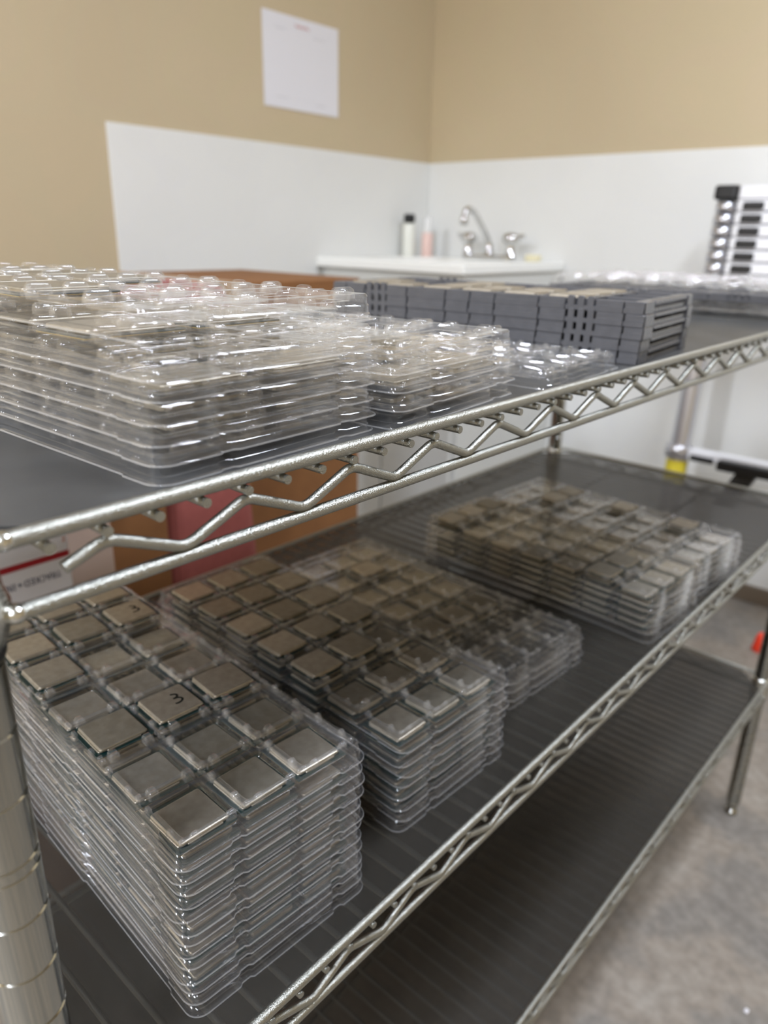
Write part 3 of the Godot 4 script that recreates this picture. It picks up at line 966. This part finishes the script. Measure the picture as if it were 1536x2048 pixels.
func make_stacks() -> void:
	var ms := SH[1] - 0.0020 + 0.0002
	var ts := SH[0] - 0.0020 + 0.0002
	var g: Dictionary = TR.grid
	var near_up := ["2,0", "2,1", "2,2", "4,0", "5,0", "5,1", "5,2", "6,0", "6,1", "6,2"]
	stack("grid", "small", Vector3(0.080, ms, -0.028), -3.3, 13, 0.0087, near_up, all_but(g, near_up), "nearest middle-shelf stack", "", [], ["2,1", "5,2"])
	var two_up := ["2,0", "2,1"]
	for r in [3, 4, 5, 6]:
		for c in 3:
			two_up.append("%d,%d" % [r, c])
	stack("grid", "small", Vector3(0.260, ms, -0.032), -2.0, 8, 0.0097, two_up, all_but(g, two_up), "second middle-shelf stack", "")
	var third_up := ["5,1"]
	stack("grid", "small", Vector3(0.4395, ms, -0.0565), -3.0, 4, 0.0088, third_up, all_but(g, third_up + ["0,0", "0,1", "0,2", "1,0", "1,1", "1,2"]), "low third middle-shelf stack", "")
	var four_up := ["6,0", "6,1", "6,2", "1,0", "1,1"]
	stack("grid", "small", Vector3(0.646, ms, -0.013), -3.0, 6, 0.0088, four_up, all_but(g, four_up), "fourth middle-shelf stack", "")
	var five_up := ["5,2", "5,1", "3,2", "1,2"]
	stack("grid", "small", Vector3(0.796, ms, -0.0165), -4.0, 5, 0.0088, five_up, all_but(g, five_up), "farthest middle-shelf stack", "")
	# top shelf
	var w: Dictionary = TR.wide
	var a_up := ["2,0", "3,0", "3,1", "4,0", "4,1", "5,0", "5,1"]
	stack("wide", "large", Vector3(0.0815, ts, -0.0145), 2.2, 7, 0.0, a_up, all_but(w, a_up + ["0,0", "0,1"]), "nearest top-shelf stack", "", [0.0, 0.008, 0.0158, 0.0242, 0.0326, 0.041, 0.0555])
	stack("wide", "large", Vector3(0.2175, ts, -0.0085), 6.0, 4, 0.0094, ["2,0", "3,0"], ["1,0", "4,0", "5,0"], "second top-shelf stack", "")
	stack("grid", "small", Vector3(0.371, ts, -0.0075), 5.6, 1, 0.0, [], [], "the top shelf before the grey trays", "", [], [], 1, true)
	# grey matrix trays
	var b := Basis(Vector3.UP, deg_to_rad(5.5))
	for i in 5:
		var at := Transform3D(b * Basis(Vector3.UP, PI if i % 2 else 0.0), Vector3(0.518, ts, -0.0125) + b * Vector3(0.069 + rng.randf_range(-0.001, 0.001), i * 0.0098, -0.159 + rng.randf_range(-0.001, 0.001)))
		grey_tray(at, "dark grey opaque matrix tray, %s of the grey stack on the top shelf" % ["lowest", "second from bottom", "third from bottom", "fourth from bottom", "topmost"][i], "grey matrix trays in the stack", i == 4)
		if i == 4:
			for q in [[0, 1], [0, 2], [1, 1], [1, 2], [2, 1], [0, 3], [1, 3], [0, 4], [1, 4], [2, 4], [0, 5], [0, 6], [1, 6]]:
				processor("small", at * Transform3D(Basis(), Vector3(-0.0403 + q[0] * 0.0403, 0.0068, 0.129 - q[1] * 0.043)), "processor on the grey tray, %s, %s of its grid" % [ROWS[q[1]], ["left column", "middle column", "right column"][q[0]]], "processors on the grey trays", 2)
	# far end of the top shelf
	stack("grid", "small", Vector3(0.985, ts, -0.030), 5.0, 2, 0.0094, [], [], "far low pair of trays at the shelf end", "", [], [], 1, true)
	stack("grid", "small", Vector3(1.122, ts, -0.020), 5.0, 2, 0.0094, [], [], "farthest low pair of trays at the shelf end", "", [], [], 1, true)
	for j in 2:
		var bb := Basis(Vector3.UP, deg_to_rad(5.0))
		var at := Transform3D(bb, Vector3([0.985, 1.122][j], ts + 0.0215, -0.030) + bb * Vector3(0.0655, 0, -0.160))
		grey_tray(at, "dark grey matrix tray lying on the %s clear trays at the shelf end" % ["nearer", "farther"][j], "grey trays at the shelf end", true)
		clear_tray("wide", at.translated(Vector3(0, 0.0106, 0)), "empty clear tray lying on the %s grey tray at the shelf end" % ["nearer", "farther"][j], "clear trays over the far grey trays", true)
	# processors deep inside the stacks: far too many to pick apart
	for kind in buried:
		var mm := MultiMesh.new()
		mm.transform_format = MultiMesh.TRANSFORM_3D
		mm.mesh = cpu[kind].both
		mm.instance_count = buried[kind].size()
		for i in buried[kind].size():
			mm.set_instance_transform(i, buried[kind][i])
		var o := MultiMeshInstance3D.new()
		o.multimesh = mm
		o.name = "buried_processors" if kind == "small" else "buried_large_processors"
		add_child(o)
		tag(o, "mass of small processors inside the lower middle-shelf trays" if kind == "small" else "mass of larger processors inside the lower top-shelf trays", "processors", "", "stuff")

func _ready() -> void:
	rng.seed = 7
	# camera
	var cam := Camera3D.new()
	cam.name = "camera"
	add_child(cam)
	cam.transform = Transform3D(Basis(Vector3(0.6634, 0.0208, 0.7480), Vector3(0.2494, 0.9363, -0.2472), Vector3(-0.7055, 0.3505, 0.6160)).orthonormalized(), Vector3(-0.0687, FY + 0.0935, 0.2322))
	cam.near = 0.02
	cam.far = 30.0
	cam.fov = 69.09
	var at := CameraAttributesPhysical.new()
	at.frustum_focal_length = 17.43
	at.frustum_focus_distance = 0.375
	at.frustum_near = 0.02
	at.frustum_far = 30.0
	at.exposure_aperture = 4.6
	cam.attributes = at
	cam.current = true
	# environment
	var we := WorldEnvironment.new()
	we.name = "surroundings"
	var e := Environment.new()
	e.background_mode = Environment.BG_COLOR
	e.background_color = Color(0.02, 0.02, 0.02)
	e.tonemap_mode = Environment.TONE_MAPPER_LINEAR
	e.tonemap_exposure = 1.0
	e.sdfgi_enabled = true
	e.ssao_enabled = true
	e.ssil_enabled = true
	we.environment = e
	add_child(we)
	make_materials()
	light_panel(Vector3(-1.7, 2.62, 0.66), 1.2, 0.22, 11.0, "white ceiling light panel over the left end of the rack front")
	light_panel(Vector3(1.1, 2.62, 0.40), 1.2, 0.22, 5.0, "white ceiling light panel over the middle of the rack")
	light_panel(Vector3(-2.3, 2.62, -1.0), 1.2, 0.22, 14.0, "white ceiling light panel along the back wall, far left")
	make_room()
	make_tray_kinds()
	make_cpu("small", 0.0368, 0.0368, 0.0306, 0.0306)
	make_cpu("large", 0.0520, 0.0440, 0.0450, 0.0380)
	make_rack()
	make_stacks()
	make_background()
